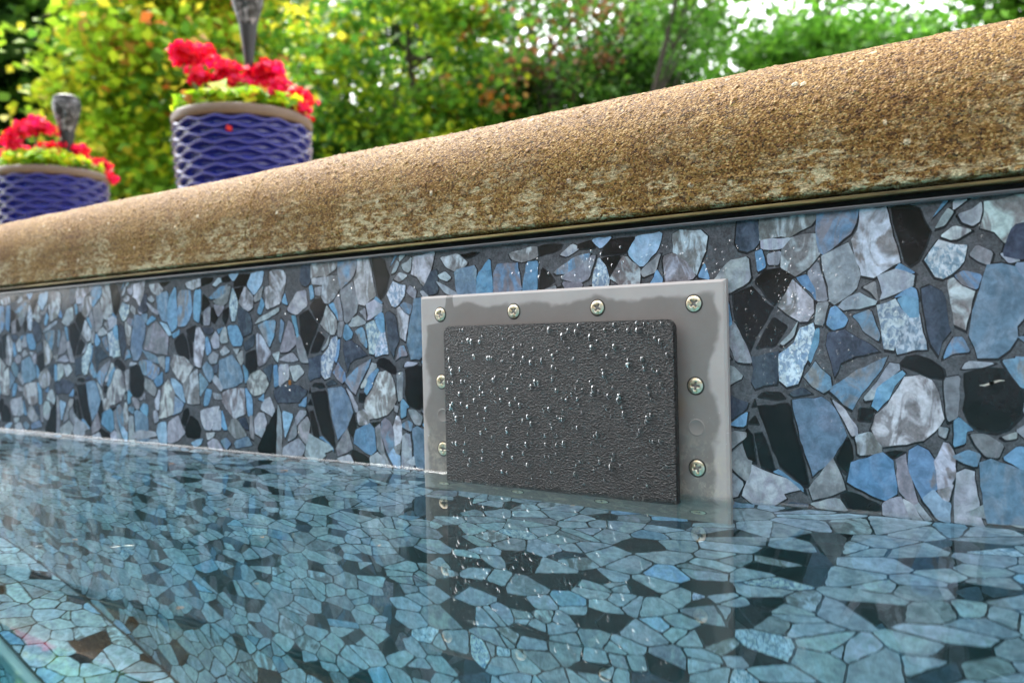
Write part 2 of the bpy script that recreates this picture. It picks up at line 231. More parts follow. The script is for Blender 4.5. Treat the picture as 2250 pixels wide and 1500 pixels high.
# ---------------------------------------------------------------- stone-print liner
random.seed(7); rng = np.random.default_rng(7)
STONES = """N -1778,1761 -1648,1756 -1643,1621 -1674,1586 -1717,1570 -1766,1586 -1793,1633
M -1625,1761 -1289,1764 -1347,1697 -1404,1674 -1462,1642 -1505,1654 -1632,1642
L -1620,1634 -1462,1634 -1514,1577 -1618,1585
M -1496,1576 -1448,1627 -1390,1640 -1306,1636 -1290,1527 -1351,1459 -1423,1413 -1466,1419 -1505,1470
Q -1289,1760 -1072,1766 -1087,1687 -1115,1633 -1183,1583 -1259,1532 -1283,1548 -1295,1664
M -1053,1764 -920,1767 -888,1593 -856,1453 -926,1417 -988,1380 -1050,1397 -1099,1590 -1065,1643
G -1267,1504 -1184,1540 -1126,1567 -1097,1498 -1066,1391 -1087,1322 -1148,1269 -1203,1236 -1230,1259 -1235,1337 -1261,1432
K -1663,1398 -1606,1450 -1517,1459 -1438,1403 -1475,1335 -1554,1243 -1601,1290 -1660,1375
K -1811,1307 -1752,1335 -1691,1354 -1624,1276 -1566,1221 -1604,1148 -1658,1075 -1710,963 -1751,1024 -1796,1116
K -1563,1162 -1480,1104 -1525,1035 -1556,988 -1668,978 -1621,1074
L -1960,1379 -1837,1517 -1721,1533 -1705,1398 -1844,1324 -1940,1356
B -1665,1555 -1629,1566 -1612,1477 -1654,1457
G -1589,1542 -1518,1552 -1531,1486 -1582,1490
M -1446,1374 -1396,1324 -1334,1256 -1332,1191 -1365,1141 -1407,1139 -1471,1181 -1525,1227 -1483,1292
G -1352,1409 -1295,1470 -1263,1346 -1250,1263 -1307,1263 -1310,1327
B -1413,1383 -1359,1398 -1317,1320 -1320,1270 -1340,1307
G -1303,1226 -1244,1231 -1274,1117 -1316,1125
B -1224,1194 -1197,1204 -1141,1138 -1158,1100 -1213,1083 -1246,1113
L -1170,1213 -1122,1261 -1068,1279 -990,1234 -997,1217 -1070,1199 -1143,1195
Q -1097,1147 -1011,1179 -968,1053 -978,1019 -1046,1069 -1065,1111
S -1408,1077 -1337,1104 -1328,1017 -1354,945 -1391,863 -1425,770 -1487,752 -1529,788 -1531,932 -1446,997
N -1707,918 -1534,954 -1540,828 -1553,754 -1628,745 -1685,722 -1710,767 -1694,842
N -1247,1059 -1152,1078 -1040,1006 -970,949 -1095,922 -1176,880 -1211,802 -1230,887 -1256,988
G -1863,1109 -1809,1130 -1721,936 -1712,894 -1806,901 -1845,1002
N -2186,626 -2029,687 -1836,675 -1732,634 -1744,598 -1841,525 -2135,509 -2177,574
B -1320,1061 -1299,1067 -1304,995 -1341,902 -1358,924
L -1466,1056 -1433,1107 -1452,1041 -1496,1005 -1511,1013
G -1035,1313 -982,1338 -974,1247 -1002,1290
L -959,1374 -873,1403 -789,1364 -796,1314 -878,1277 -949,1253 -938,1287
B -863,1410 -844,1432 -789,1391 -808,1386
K -892,1761 -807,1762 -746,1738 -723,1665 -694,1609 -719,1531 -757,1453 -798,1426 -828,1458 -854,1569 -881,1674
S -715,1450 -683,1501 -650,1545 -582,1517 -527,1509 -540,1431 -591,1375 -632,1352 -668,1364 -691,1408
N -745,1291 -699,1309 -640,1272 -623,1232 -615,1139 -602,1059 -644,1000 -663,924 -701,987 -721,1075 -737,1210
L -572,1763 -520,1763 -573,1720
L -657,1632 -633,1677 -609,1710 -588,1692 -621,1642
L -545,1684 -493,1698 -452,1730 -459,1646 -488,1626 -528,1646
M -629,1577 -575,1618 -506,1592 -564,1558 -588,1557
B -631,1762 -610,1767 -644,1721 -668,1697
M -424,1733 -253,1752 -205,1753 -244,1631 -283,1572 -322,1512 -349,1533 -382,1581 -443,1606 -425,1675
G -496,1461 -467,1504 -406,1467 -421,1410 -463,1432
L -351,1450 -328,1455 -285,1420 -324,1413
D -424,1391 -357,1393 -286,1369 -244,1329 -223,1252 -252,1139 -296,1077 -294,1027 -331,963 -381,922 -471,923 -484,978 -509,1037 -490,1161 -454,1276
Q -568,1351 -532,1372 -458,1348 -479,1284 -534,1306
M -609,1317 -580,1329 -545,1287 -491,1258 -513,1161 -534,1077 -583,1105 -594,1204
B -866,1253 -803,1301 -778,1286 -770,1238 -822,1261
B -857,1232 -822,1251 -767,1231 -765,1147 -806,1145 -836,1187
S -969,1199 -879,1229 -855,1181 -815,1132 -857,1071 -890,969 -938,977 -948,1080
S -806,1124 -760,1137 -746,1049 -729,964 -790,961 -865,942 -877,1003 -844,1078
Q -631,913 -591,1012 -550,1012 -522,946 -586,940
K -851,884 -822,918 -772,925 -712,904 -647,851 -639,797 -708,803 -780,837 -848,863
K -542,825 -438,858 -366,852 -328,807 -280,731 -270,668 -287,604 -343,538 -399,513 -478,525 -523,563 -551,634 -538,707
Q -354,890 -272,900 -218,890 -231,758 -279,763 -317,820
L -523,877 -506,887 -421,877 -461,861 -535,854
M -837,792 -762,803 -708,777 -673,704 -651,577 -695,509 -750,459 -831,434 -951,414 -982,454 -1007,508 -986,585 -921,650 -869,733
B -977,738 -919,788 -861,822 -846,806 -894,747 -920,684 -973,624 -1002,648
L -996,752 -950,815 -917,870 -876,863 -873,836 -944,780 -984,742
L -1043,688 -1003,738 -984,724 -1004,682 -1037,675
Q -1227,720 -1212,749 -1090,835 -939,905 -965,842 -1032,751 -1093,666 -1114,623 -1160,650
Q -1378,797 -1320,877 -1293,841 -1246,798 -1240,741 -1282,715 -1337,747
N -1477,700 -1401,738 -1345,699 -1409,687 -1452,679
K -1659,674 -1628,705 -1532,707 -1503,670 -1555,658
K -1672,614 -1489,634 -1468,612 -1452,488 -1422,380 -1389,250 -1377,157 -1405,151 -1490,221 -1548,261 -1605,407 -1640,510
K -1776,382 -1747,475 -1710,431 -1700,356 -1690,266 -1744,285
K -1694,440 -1649,449 -1599,317 -1575,230 -1586,218 -1660,246 -1681,357
K -1706,613 -1686,662 -1675,617
K -1731,510 -1688,557 -1663,505
D -1453,646 -1290,668 -1249,641 -1202,571 -1160,459 -1206,385 -1241,319 -1347,221 -1374,310 -1414,424
L -1218,649 -1161,608 -1102,518 -1100,479 -1130,474 -1162,544
K -1074,624 -1002,620 -1016,550 -1082,554
K -1217,313 -1164,430 -1137,442 -1115,341 -1140,269 -1161,239
M -1097,455 -1024,479 -973,426 -971,371 -1085,353
B -1120,298 -961,361 -911,320 -895,149 -953,109 -1024,130 -1142,191
G -1363,136 -1334,182 -1234,305 -1208,249 -1176,145 -1238,111 -1343,76
L -1772,55 -1714,242 -1639,210 -1579,192 -1477,163 -1420,124 -1530,85 -1515,64 -1583,9 -1703,1
K -1184,109 -1143,137 -979,79 -987,29 -1145,31
L -1351,43 -1211,85 -1165,18 -1309,18
N -1524,15 -1479,41 -1379,36 -1380,14
B -1564,204 -1534,221 -1434,152 -1427,123 -1491,177
Q -816,381 -775,410 -727,386 -695,334 -682,201 -756,134 -785,193 -824,298
M -648,431 -624,426 -596,361 -595,275 -622,220 -676,202 -689,335
G -886,321 -838,352 -830,271 -804,191 -787,118 -812,102 -873,165
Q -596,368 -531,405 -480,388 -498,328
B -593,553 -569,574 -512,517 -541,509 -545,457 -595,437
G -507,491 -444,494 -372,447 -395,387 -446,390 -485,440
B -359,377 -295,438 -215,424 -227,316 -276,325
D -469,337 -418,360 -335,333 -228,291 -205,53 -280,38 -368,32 -440,34 -458,142
L -583,269 -545,292 -504,282 -495,172 -480,55 -461,5 -596,17 -597,142
C -750,121 -697,173 -659,123 -624,113 -629,6 -685,27
L -957,81 -874,123 -855,91 -826,5 -955,12
L -849,105 -806,82 -764,5 -813,6
L -805,96 -781,101 -721,23 -746,7
G -636,784 -565,798 -573,673 -580,600 -622,579 -632,671
G -664,524 -629,519 -641,478 -665,490
M -676,182 -610,214 -629,133 -659,143
K -942,376 -841,389 -901,348
G -360,492 -311,514 -311,488 -344,480
G -299,527 -261,554 -262,491
N -4349,1603 -4217,1628 -4212,1441 -4323,1421 -4398,1447
L -4199,1573 -4137,1593 -4091,1552 -4126,1531 -4180,1549
L -4215,1519 -4155,1493 -4036,1434 -4038,1396 -4144,1438
M -4172,1712 -4010,1726 -3920,1652 -4029,1596 -4121,1639
K -3997,1725 -3799,1733 -3905,1690
D -4042,1597 -3830,1625 -3856,1321 -3947,1331 -4023,1434
B -3820,1548 -3699,1664 -3682,1452 -3690,1263 -3783,1213 -3856,1321
Q -3665,1549 -3625,1615 -3449,1614 -3420,1427 -3474,1325 -3551,1267 -3665,1270
M -3508,1698 -3285,1730 -3276,1656 -3399,1626 -3485,1653
B -3363,1609 -3266,1608 -3279,1436 -3315,1298 -3399,1337 -3401,1441
K -3249,1735 -3059,1732 -3084,1690 -3252,1655
K -2931,1717 -2816,1739 -2796,1681 -2933,1681
L -3062,1659 -2978,1716 -2921,1688 -3015,1643
K -3237,1574 -3173,1534 -3128,1474 -3213,1427 -3262,1406
Q -3114,1539 -2958,1625 -2843,1641 -2868,1578 -2974,1525 -3091,1520
K -2729,1670 -2670,1730 -2473,1732 -2542,1638 -2586,1627 -2741,1628
C -2805,1738 -2670,1744 -2745,1678
C -2484,1725 -2292,1741 -2328,1627 -2438,1529 -2532,1624
G -3068,1494 -2903,1565 -2832,1619 -2798,1617 -2849,1477 -2931,1445
S -2816,1447 -2765,1601 -2711,1535 -2687,1449 -2732,1303 -2788,1304
K -2742,1607 -2587,1613 -2680,1477
M -2670,1463 -2576,1598 -2544,1590 -2460,1509 -2464,1419 -2530,1387 -2594,1410
M -2277,1576 -2203,1593 -2123,1528 -2065,1437 -2263,1384
G -2439,1501 -2307,1598 -2343,1490 -2419,1466
B -2390,1368 -2333,1490 -2293,1426 -2349,1346
M -2156,1738 -2024,1726 -1982,1684 -1996,1598 -2056,1462 -2109,1501 -2206,1609 -2202,1719
B -1999,1511 -1970,1422 -2035,1440
N -2694,1400 -2638,1419 -2510,1345 -2470,1253 -2495,1171 -2616,1131 -2688,1273
K -3119,1416 -3071,1429 -3005,1325 -3065,1276 -3123,1314
G -3058,1457 -2896,1436 -2993,1339
K -2910,1394 -2828,1426 -2832,1334 -2880,1264 -2924,1323
K -3303,1305 -3264,1370 -3231,1288 -3268,1267
G -3214,1405 -3118,1430 -3137,1264 -3232,1266
L -2416,1259 -2350,1312 -2212,1355 -2108,1385 -2109,1352 -2277,1289
Q -2385,1230 -2278,1269 -2143,1272 -2168,1137 -2234,1036 -2304,1125
M -2409,1155 -2336,1126 -2216,974 -2292,892 -2399,858 -2415,1010
K -2590,970 -2436,1010 -2422,830 -2531,781 -2594,865
N -2619,1068 -2452,1156 -2456,1045 -2588,998
B -2847,1235 -2701,1238 -2628,1117 -2652,1054 -2775,1056 -2828,1149
L -2978,1116 -2929,1208 -2882,1229 -2853,1092 -2945,1080
B -3010,1210 -2928,1230 -2988,1174
L -3119,1111 -3045,1189 -3001,1138 -2993,1037 -3087,1031
N -3269,1238 -3091,1234 -3069,1197 -3141,1162 -3200,1171
M -3355,1225 -3294,1224 -3225,1135 -3229,1047 -3297,849 -3406,871 -3398,1071
K -3540,1222 -3365,1263 -3396,1108 -3446,1109
K -3748,1113 -3592,1193 -3532,1118 -3490,938 -3553,923 -3702,992
K -3530,1177 -3434,1086 -3427,960 -3465,945
G -4285,1035 -4207,1238 -4055,1319 -3952,1232 -3850,1153 -3884,970 -4069,987
C -3988,1309 -3871,1283 -3797,1183 -3849,1176
B -3765,1182 -3654,1217 -3669,1172 -3747,1144
B -4231,1324 -4146,1376 -4067,1350 -4218,1292
D -4331,1398 -4227,1402 -4231,1324 -4286,1318
B -3202,1127 -3166,1126 -3124,1002 -3190,966 -3211,1054
G -3174,930 -3089,987 -3008,958 -3046,886 -3129,879
L -2972,994 -2901,1043 -2834,993 -2939,958
L -2766,1013 -2687,1013 -2722,970
G -2723,949 -2632,998 -2625,900 -2660,865
D -2987,898 -2790,955 -2682,856 -2637,743 -2655,701 -2791,650 -2940,633 -3000,725
D -4327,1020 -4071,948 -4034,878 -4208,910
B -3899,932 -3834,932 -3858,810 -3912,794
G -4045,932 -3925,947 -3930,817 -4008,863
Q -4346,908 -4208,900 -4036,830 -4038,776 -4149,705 -4270,751
B -4122,698 -3971,784 -3969,676 -4071,633
M -3811,854 -3742,960 -3578,937 -3432,840 -3536,735 -3614,681 -3713,740
D -3262,833 -3199,891 -3119,833 -3098,753 -3160,695 -3240,781
N -3118,848 -3012,870 -3038,783 -3086,775
M -3602,659 -3460,765 -3360,810 -3343,633 -3337,478 -3448,468 -3534,480 -3581,554
D -3324,781 -3184,672 -3246,620 -3322,545
C -3817,709 -3753,710 -3628,643 -3584,479 -3671,522 -3758,581
L -3106,703 -3063,754 -3006,711 -2957,633 -2987,610
M -3978,622 -3870,701 -3807,641 -3759,565 -3793,359 -3913,317 -4046,304 -4011,483
G -4304,617 -4285,712 -4164,682 -4086,605 -4129,534 -4223,564
L -4118,480 -4047,583 -4020,575 -4055,389 -4108,403
D -3760,535 -3610,463 -3651,387 -3807,336
C -4062,234 -3928,255 -3918,33 -4044,26 -4100,139
L -3889,249 -3705,332 -3658,236 -3598,163 -3715,82 -3899,34
K -3613,396 -3537,421 -3514,362 -3594,239 -3656,281
K -3496,347 -3381,300 -3324,213 -3352,123 -3562,120 -3596,201
L -3316,398 -3017,451 -3042,392 -3156,214 -3251,217 -3308,302
L -3068,341 -2995,416 -2991,229 -3132,215
B -3250,532 -3211,614 -3128,600 -3193,468 -3259,459
G -3105,586 -2989,567 -2979,524 -3084,529
M -2954,582 -2849,620 -2625,631 -2612,400 -2769,345 -2836,385 -2957,489
B -2603,618 -2581,625 -2508,550 -2503,397 -2569,381
B -2627,856 -2563,800 -2555,744 -2600,695
M -2567,702 -2510,766 -2380,808 -2297,754 -2268,686 -2324,609 -2474,572 -2559,640
B -2179,843 -2128,850 -2113,688 -2176,667
N -2337,822 -2188,877 -2236,700 -2296,774
L -2372,443 -2327,527 -2242,556 -2184,449 -2217,386 -2310,424
L -2473,335 -2417,400 -2342,403 -2303,322 -2326,279 -2467,211
L -2456,211 -2326,266 -2372,181
K -2439,87 -2316,259 -2141,477 -2159,266 -2189,27 -2420,33
G -2136,478 -2093,398 -2084,236 -2096,46 -2168,28
B -2972,409 -2898,240 -2945,231 -2984,265
G -2876,234 -2815,329 -2747,332 -2598,190 -2766,147 -2843,200
N -2725,325 -2613,365 -2563,241 -2618,246
D -2779,96 -2755,126 -2588,170 -2525,96 -2668,74 -2758,55
G -2547,360 -2504,362 -2490,161 -2543,186
L -3209,80 -3124,121 -3054,110 -2976,13 -3187,30
D -2996,106 -2914,139 -2847,92 -2918,31
C -3477,65 -3389,99 -3304,111 -3342,57 -3429,23
L -3229,174 -3109,187 -3123,150 -3207,116
L -4581,68 -4450,146 -4147,145 -4122,99 -4455,51
L -4385,38 -4110,69 -4085,24 -4316,18
L -4151,355 -4096,372 -4060,273 -4129,247
B -2401,539 -2335,582 -2337,526
C -2072,431 -1931,399 -1989,288 -2042,198
G -1889,379 -1833,446 -1760,441 -1761,413 -1881,315
G -1860,294 -1740,392 -1701,329 -1749,149 -1841,223
L -2062,103 -1864,193 -1781,126 -1827,37 -2075,29
G -1969,238 -1890,365 -1884,221 -1994,172
B -1842,496 -1745,570 -1758,491
G -2012,1148 -1954,1263 -1902,1218 -1864,1059 -1964,995 -2084,989
B -1909,1298 -1856,1296 -1829,1145 -1851,1131
D -2090,1121 -2063,1273 -2020,1236 -2070,1084
L -2098,909 -1921,973 -1849,908 -1924,894
M -2185,961 -2095,982 -2121,894
L -2100,858 -1979,865 -1973,742 -2107,667
L -1958,843 -1829,858 -1768,794 -1898,714"""
PERIOD = .4042
def jit(c, a): return tuple(max(0, q * random.uniform(1 - a, 1 + a)) for q in c)
KINDS = {  # tint, vein, marble, speckle
 'K': ((.011, .010, .011), (.017, .015, .016), .5, 0), 'N': ((.040, .052, .078), (.075, .095, .135), .6, .35),
 'G': ((.185, .20, .235), (.27, .29, .335), .9, .1), 'L': ((.345, .385, .448), (.25, .285, .345), .8, .15),
 'M': ((.165, .160, .172), (.43, .475, .55), 1, .12), 'Q': ((.14, .255, .395), (.195, .20, .235), 1, 0),
 'S': ((.17, .25, .37), (.50, .56, .64), .15, 1), 'B': ((.125, .255, .415), (.165, .30, .47), .7, 0),
 'C': ((.22, .35, .50), (.30, .42, .56), .7, .1), 'D': ((.125, .20, .295), (.19, .265, .36), .9, .1)}
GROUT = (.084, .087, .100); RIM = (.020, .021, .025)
def chaikin(P, k=.22):
    out = []
    for i in range(len(P)):
        a = P[i]; b = P[(i + 1) % len(P)]
        out += [(a[0] * (1 - k) + b[0] * k, a[1] * (1 - k) + b[1] * k), (a[0] * k + b[0] * (1 - k), a[1] * k + b[1] * (1 - k))]
    return out
def rough_edge(P, seg=.004, amp=.0005):
    out = []
    for i in range(len(P)):
        a = np.array(P[i]); b = np.array(P[(i + 1) % len(P)]); l = np.hypot(*(b - a)); m = max(1, int(l / seg))
        nrm = np.array([-(b - a)[1], (b - a)[0]]) / max(l, 1e-9)
        for j in range(m):
            q = a + (b - a) * j / m
            if m > 1: q = q + nrm * random.uniform(-amp, amp) * (1 if j else .4)
            out.append((float(q[0]), float(q[1])))
    return out
def area_c(P):
    A = cx = cy = 0
    for i in range(len(P)):
        x0, y0 = P[i]; x1, y1 = P[(i + 1) % len(P)]; c = x0 * y1 - x1 * y0
        A += c; cx += (x0 + x1) * c; cy += (y0 + y1) * c
    if abs(A) < 1e-12: return 0, P[0]
    return A / 2, (cx / (3 * A), cy / (3 * A))
def clip(P, nx, ny, d):                                   # keep n.p <= d
    out = []
    for i in range(len(P)):
        a = P[i]; b = P[(i + 1) % len(P)]; da = a[0] * nx + a[1] * ny - d; db = b[0] * nx + b[1] * ny - d
        if da <= 0: out.append(a)
        if da * db < 0:
            t = da / (da - db); out.append((a[0] + (b[0] - a[0]) * t, a[1] + (b[1] - a[1]) * t))
    return out
def voronoi(x0, x1, y0, y1, s, inset=(.0004, .0013)):
    pts = []; ny = int((y1 - y0) / (s * .87)) + 3; nx = int((x1 - x0) / s) + 3
    for j in range(-1, ny):
        for i in range(-1, nx):
            if random.random() < .30: continue
            pts.append((x0 + (i + .5 * (j % 2)) * s + random.gauss(0, .42) * s, y0 + j * s * .87 + random.gauss(0, .42) * s))
            if random.random() < .30: pts.append((pts[-1][0] + random.uniform(-.5, .5) * s, pts[-1][1] + random.uniform(-.5, .5) * s))
    A = np.array(pts); out = []
    ang = .5; st = 1.45; ca, sa = math.cos(ang), math.sin(ang)
    # cells stretched along a slanted axis, as the print is
    B = np.stack([A[:, 0] * ca + A[:, 1] * sa, (-A[:, 0] * sa + A[:, 1] * ca) * st], 1)
    for i, p in enumerate(B):
        if not (x0 - s < A[i, 0] < x1 + s and y0 - s < A[i, 1] < y1 + s): continue
        D = np.hypot(*(B - p).T); nb = np.argpartition(D, 22)[:23]; nb = nb[np.argsort(D[nb])][1:]; w = random.uniform(*inset)
        P = [(p[0] - 2 * s, p[1] - 2 * s), (p[0] + 2 * s, p[1] - 2 * s), (p[0] + 2 * s, p[1] + 2 * s), (p[0] - 2 * s, p[1] + 2 * s)]
        for k in nb:
            dx, dy = B[k] - p; l = max(D[k], 1e-9)
            P = clip(P, dx / l, dy / l, (p[0] * dx + p[1] * dy) / l + l / 2 - w)
            if len(P) < 3: break
        if len(P) < 3: continue
        P = [(u * ca - v / st * sa, u * sa + v / st * ca) for u, v in P]
        for nx_, ny_, d in ((1, 0, x1), (-1, 0, -x0), (0, 1, y1), (0, -1, -y0)):
            P = clip(P, nx_, ny_, d)
            if len(P) < 3: break
        if len(P) >= 3 and abs(area_c(P)[0]) > 6e-6: out.append(P)
    return out
class Sheet:                                              # print on a flat sheet: (u, v) in the plane, w = proud of it
    def __init__(s, fn): s.fn = fn; s.V = []; s.F = []; s.a = []; s.b = []; s.p = []; s.g = []
    def poly(s, P, w, a, b=None, par=(0, 0, 0), g=0.0):
        o = len(s.V); s.V += [s.fn(u, v, w) for u, v in P]; s.F.append(tuple(range(o, o + len(P))))
        s.a.append((*a, 1)); s.b.append((*(b or a), 1)); s.p.append((*par, 1)); s.g.append(g)
    def stone(s, P, kind, rim=True, gain=1.0):
        A, c = area_c(P)
        if A < 0: P = P[::-1]
        if abs(A) < 2e-6: return
        w = .00016 + random.random() * .00012
        if len(P) < 7: P = chaikin(P, .12)
        P = rough_edge(P)
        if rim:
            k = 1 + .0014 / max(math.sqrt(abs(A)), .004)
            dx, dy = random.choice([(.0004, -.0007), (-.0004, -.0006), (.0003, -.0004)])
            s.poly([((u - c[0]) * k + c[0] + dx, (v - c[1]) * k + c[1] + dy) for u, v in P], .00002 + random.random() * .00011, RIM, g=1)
        a, b, m, sp = KINDS[kind]; f = random.uniform(.85, 1.15) * gain
        s.poly(P, w, jit(tuple(q * f for q in a), .06), jit(tuple(q * f for q in b), .06), (m, sp, random.random() * 4))
    def build(s, name, parent=None, flip=False, **k):
        F = [f[::-1] for f in s.F] if flip else s.F
        o = meshobj(name, s.V, F, M_LINER, parent, **k)
        face_cols(o, 'tint', s.a); face_cols(o, 'vein', s.b); face_cols(o, 'pattern', s.p)
        at = o.data.attributes.new('grout', 'FLOAT', 'FACE'); at.data.foreach_set('value', s.g)
        return o
def pick(k=19):
    return random.choices('KNGLMQSBCD', (k, 4, 16, 58, 4, 0, 2, 0, 2, 2))[0]
WX0, WX1 = -3.0, .9
WTOP = .1765; WBOT = -.66
sh = Sheet(lambda u, v, w: (u, -w, v))
sh.poly([(WX0, WBOT), (WX1, WBOT), (WX1, WTOP), (WX0, WTOP)], 0, GROUT, g=1)
tr = []
for ln in STONES.strip().split('\n'):
    q = ln.split(); tr.append((q[0], [tuple(int(v) * 1e-4 for v in p.split(',')) for p in q[1:]]))
for n_ in range(-6, 3):
    for kd, P in tr:
        Q = [(u + n_ * PERIOD, v) for u, v in P]
        for a in ((0, 1, WTOP - .0002), (1, 0, WX1), (-1, 0, -WX0)):
            Q = clip(Q, *a)
            if len(Q) < 3: break
        if len(Q) >= 3:
            A_, c_ = area_c(Q); k_ = 1 + (.0002 if kd in 'KN' else .0019) / max(math.sqrt(abs(A_)), .004)
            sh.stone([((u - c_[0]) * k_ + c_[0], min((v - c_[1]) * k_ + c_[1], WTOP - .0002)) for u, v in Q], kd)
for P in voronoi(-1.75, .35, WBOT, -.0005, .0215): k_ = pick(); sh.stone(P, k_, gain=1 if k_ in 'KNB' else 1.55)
wall = empty('pool_wall', (0, 0, 0), label='pool side wall lined with grey, blue and black stone print vinyl', cat='pool wall')
liner = sh.build('liner', wall)
bmobj('wall_block', box_bm(WX0, WX1, .004, .30, -1.75, .183), M_CONC, wall)
M_BEAD = simple('grey_bead_plastic', (.065, .065, .072), .14, .6, .1, 30)
M_GAP = simple('black_groove', (.006, .006, .006), .5, .3)
M_GOLD = None
n = NT('stained_aluminium'); f = n.noise(60, 5, .7, 0, n.map((.15, 1, 3)))
n.P(Base_Color=n.ramp(f, [(.3, (.03, .024, .012)), (.5, (.22, .15, .055)), (.7, (.45, .33, .15))]), Roughness=.42, Metallic=.35); n.bump(f, .4, .0006); M_GOLD = n.m
bmobj('liner_bead', box_bm(WX0, WX1, -.0028, .006, .1764, .1788, .0007), M_BEAD, wall)
bmobj('track_groove', box_bm(WX0, WX1,   .0035, .0045, .1788, .1875), M_GAP, wall)
bmobj('track_lip', box_bm(WX0, WX1, -.0042, .004, .1824, .1846, .0006), M_GOLD, wall)

# ---------------------------------------------------------------- safety ledge and the basin below
lg = Sheet(lambda u, v, w: (u, v, -.662 + w))
lg.poly([(WX0, -.10), (WX1, -.10), (WX1, .002), (WX0, .002)], 0, GROUT, g=1)
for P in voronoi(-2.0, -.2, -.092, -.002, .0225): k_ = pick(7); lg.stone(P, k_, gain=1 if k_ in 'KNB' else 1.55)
lo = lg.build('pool_ledge', kind='structure')
fc = Sheet(lambda u, v, w: (u, -.10 - w, v))
fc.poly([(WX0, -1.6), (WX1, -1.6), (WX1, -.676), (WX0, -.676)], 0, GROUT, g=1)
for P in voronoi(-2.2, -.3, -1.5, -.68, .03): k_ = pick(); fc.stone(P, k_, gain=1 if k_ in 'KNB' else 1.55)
fc.build('ledge_face', lo)
M_WHITE = simple('pale_vinyl_edge', (.30, .36, .38), .4)
bmobj('ledge_nosing', box_bm(WX0, WX1, -.106, -.0945, -.6765, -.6595, .004, 3), M_WHITE, lo)
M_BASIN = simple('blue_grey_basin', (.22, .30, .36), .5, .4, .3, 20)
bas = []
def q4(a, b, c, d): bas.append(([a, b, c, d], [(0, 1, 2, 3)]))
q4((WX0, -4.5, -1.55), (WX1, -4.5, -1.55), (WX1, -.05, -1.55), (WX0, -.05, -1.55))
q4((WX1, -4.5, -1.55), (WX1, -4.5, .20), (WX1, 0, .20), (WX1, 0, -1.55))
q4((WX0, 0, -1.55), (WX0, 0, .20), (WX0, -4.5, .20), (WX0, -4.5, -1.55))
q4((WX0, -4.5, -1.55), (WX0, -4.5, .20), (WX1, -4.5, .20), (WX1, -4.5, -1.55))
meshobj('pool_basin', *merge(bas), M_BASIN, kind='structure')

# ---------------------------------------------------------------- coping with a bullnose edge
def cop_profile(ds):
    pts = [(.010, .1866), (-.003, .1866)]
    for t in np.linspace(.1880, .2216, max(2, int(.034 / ds))): pts.append((-.0062, t))
    for a in np.linspace(0, math.pi / 2, int(.094 / ds))[1:]: pts.append((.0538 - .06 * math.cos(a), .2216 + .06 * math.sin(a)))
    for t in np.linspace(.0538, .12, int(.06 / (ds * 2)))[1:]: pts.append((t, .2816))
    return pts + [(.2, .2816), (.40, .2816)]
prof = np.array(cop_profile(.0010)); xs = [WX0]
while xs[-1] < WX1:
    x = xs[-1]; d = .02 if (x < -1.9 or x > .06) else (.0009 + .0011 * max(0, min(1, -x / 1.3)))
    xs.append(x + d)
xs = np.array(xs); nu, nv = len(xs), len(prof)
V = np.zeros((nu, nv, 3)); V[:, :, 0] = xs[:, None]; V[:, :, 1] = prof[None, :, 0]; V[:, :, 2] = prof[None, :, 1]
# slightly uneven hand-worked edge
wob = np.array([noise.noise(Vector((x * 6, 3.3, 0))) * .0016 + noise.noise(Vector((x * 22, 9, 0))) * .0007 for x in xs])
V[:, 2:-2, 2] += (wob[:, None] * np.clip((prof[None, 2:-2, 1] - .19) / .05, 0, 1))
meshobj('pool_coping', V.reshape(-1, 3), grid_faces(nu, nv), M_COPING, smooth=True, label='rounded brown exposed aggregate concrete coping with pale lime stains along the pool edge', cat='coping')
M_DECK = simple('deck_concrete', (.30, .24, .16), .85, .3, .25, 6, .3)
meshobj('deck', [(-9, .40, .2812), (6, .40, .2812), (6, 3.2, .2812), (-9, 3.2, .2812)], [(0, 1, 2, 3)], M_DECK, kind='structure')
M_LAWN = simple('lawn', (.05, .085, .02), .9, .2, .5, 3)
gl = []
for (a, b, c, d) in ((-300, 300, 3.2, 300), (-300, 300, -300, -5.2), (-300, WX0 - .02, -5.2, 3.2), (WX1 + .02, 300, -5.2, 3.2)):
    gl.append(([(a, c, .27), (b, c, .27), (b, d, .27), (a, d, .27)], [(0, 1, 2, 3)]))
meshobj('ground', *merge(gl), M_LAWN, kind='structure')

# ---------------------------------------------------------------- skimmer
PX0, PX1, PZ0, PZ1 = -.4361, -.1844, -.0545, .1410
PT = .0052
CX0, CX1, CZ0, CZ1, CY = -.4042, -.2145, -.0092, .1167, -.0165
sk_ = empty('pool_skimmer', (-.31, 0, 0), label='grey skimmer faceplate with brass screws and a black textured cover at the waterline', cat='skimmer')
def wparent(o):                                           # part built in world coordinates
    o.location = (-sk_.location.x, -sk_.location.y, -sk_.location.z); return o
n = NT('grey_skimmer_plastic')
wet = n.attr('dry_edge', 'Fac'); dry = n.mr(wet, -.0026, .0016, 1, 0)
mott = n.noise(55, 4, .6); fine = n.noise(500, 3, .6)
wetc = n.mix(mott, (.185, .162, .152), (.230, .205, .194)); dryc = n.mix(mott, (.35, .315, .305), (.43, .39, .378))
c = n.mix(dry, wetc, dryc)
xz = n.sep(n.tc)
scale_ = n.math('MULTIPLY', n.mr(xz[2], .062, .012), n.mr(n.noise(120, 5, .75, .4), .44, .66))
c = n.mix(n.math('MULTIPLY', scale_, .55), c, (.47, .42, .34))
salt = n.math('MULTIPLY', n.mr(n.noise(380, 3, .7), .66, .70), n.mr(n.noise(30, 2), .52, .62))
salt = n.math('MULTIPLY', salt, n.mr(xz[2], .075, .03)); c = n.mix(salt, c, (.75, .74, .72))
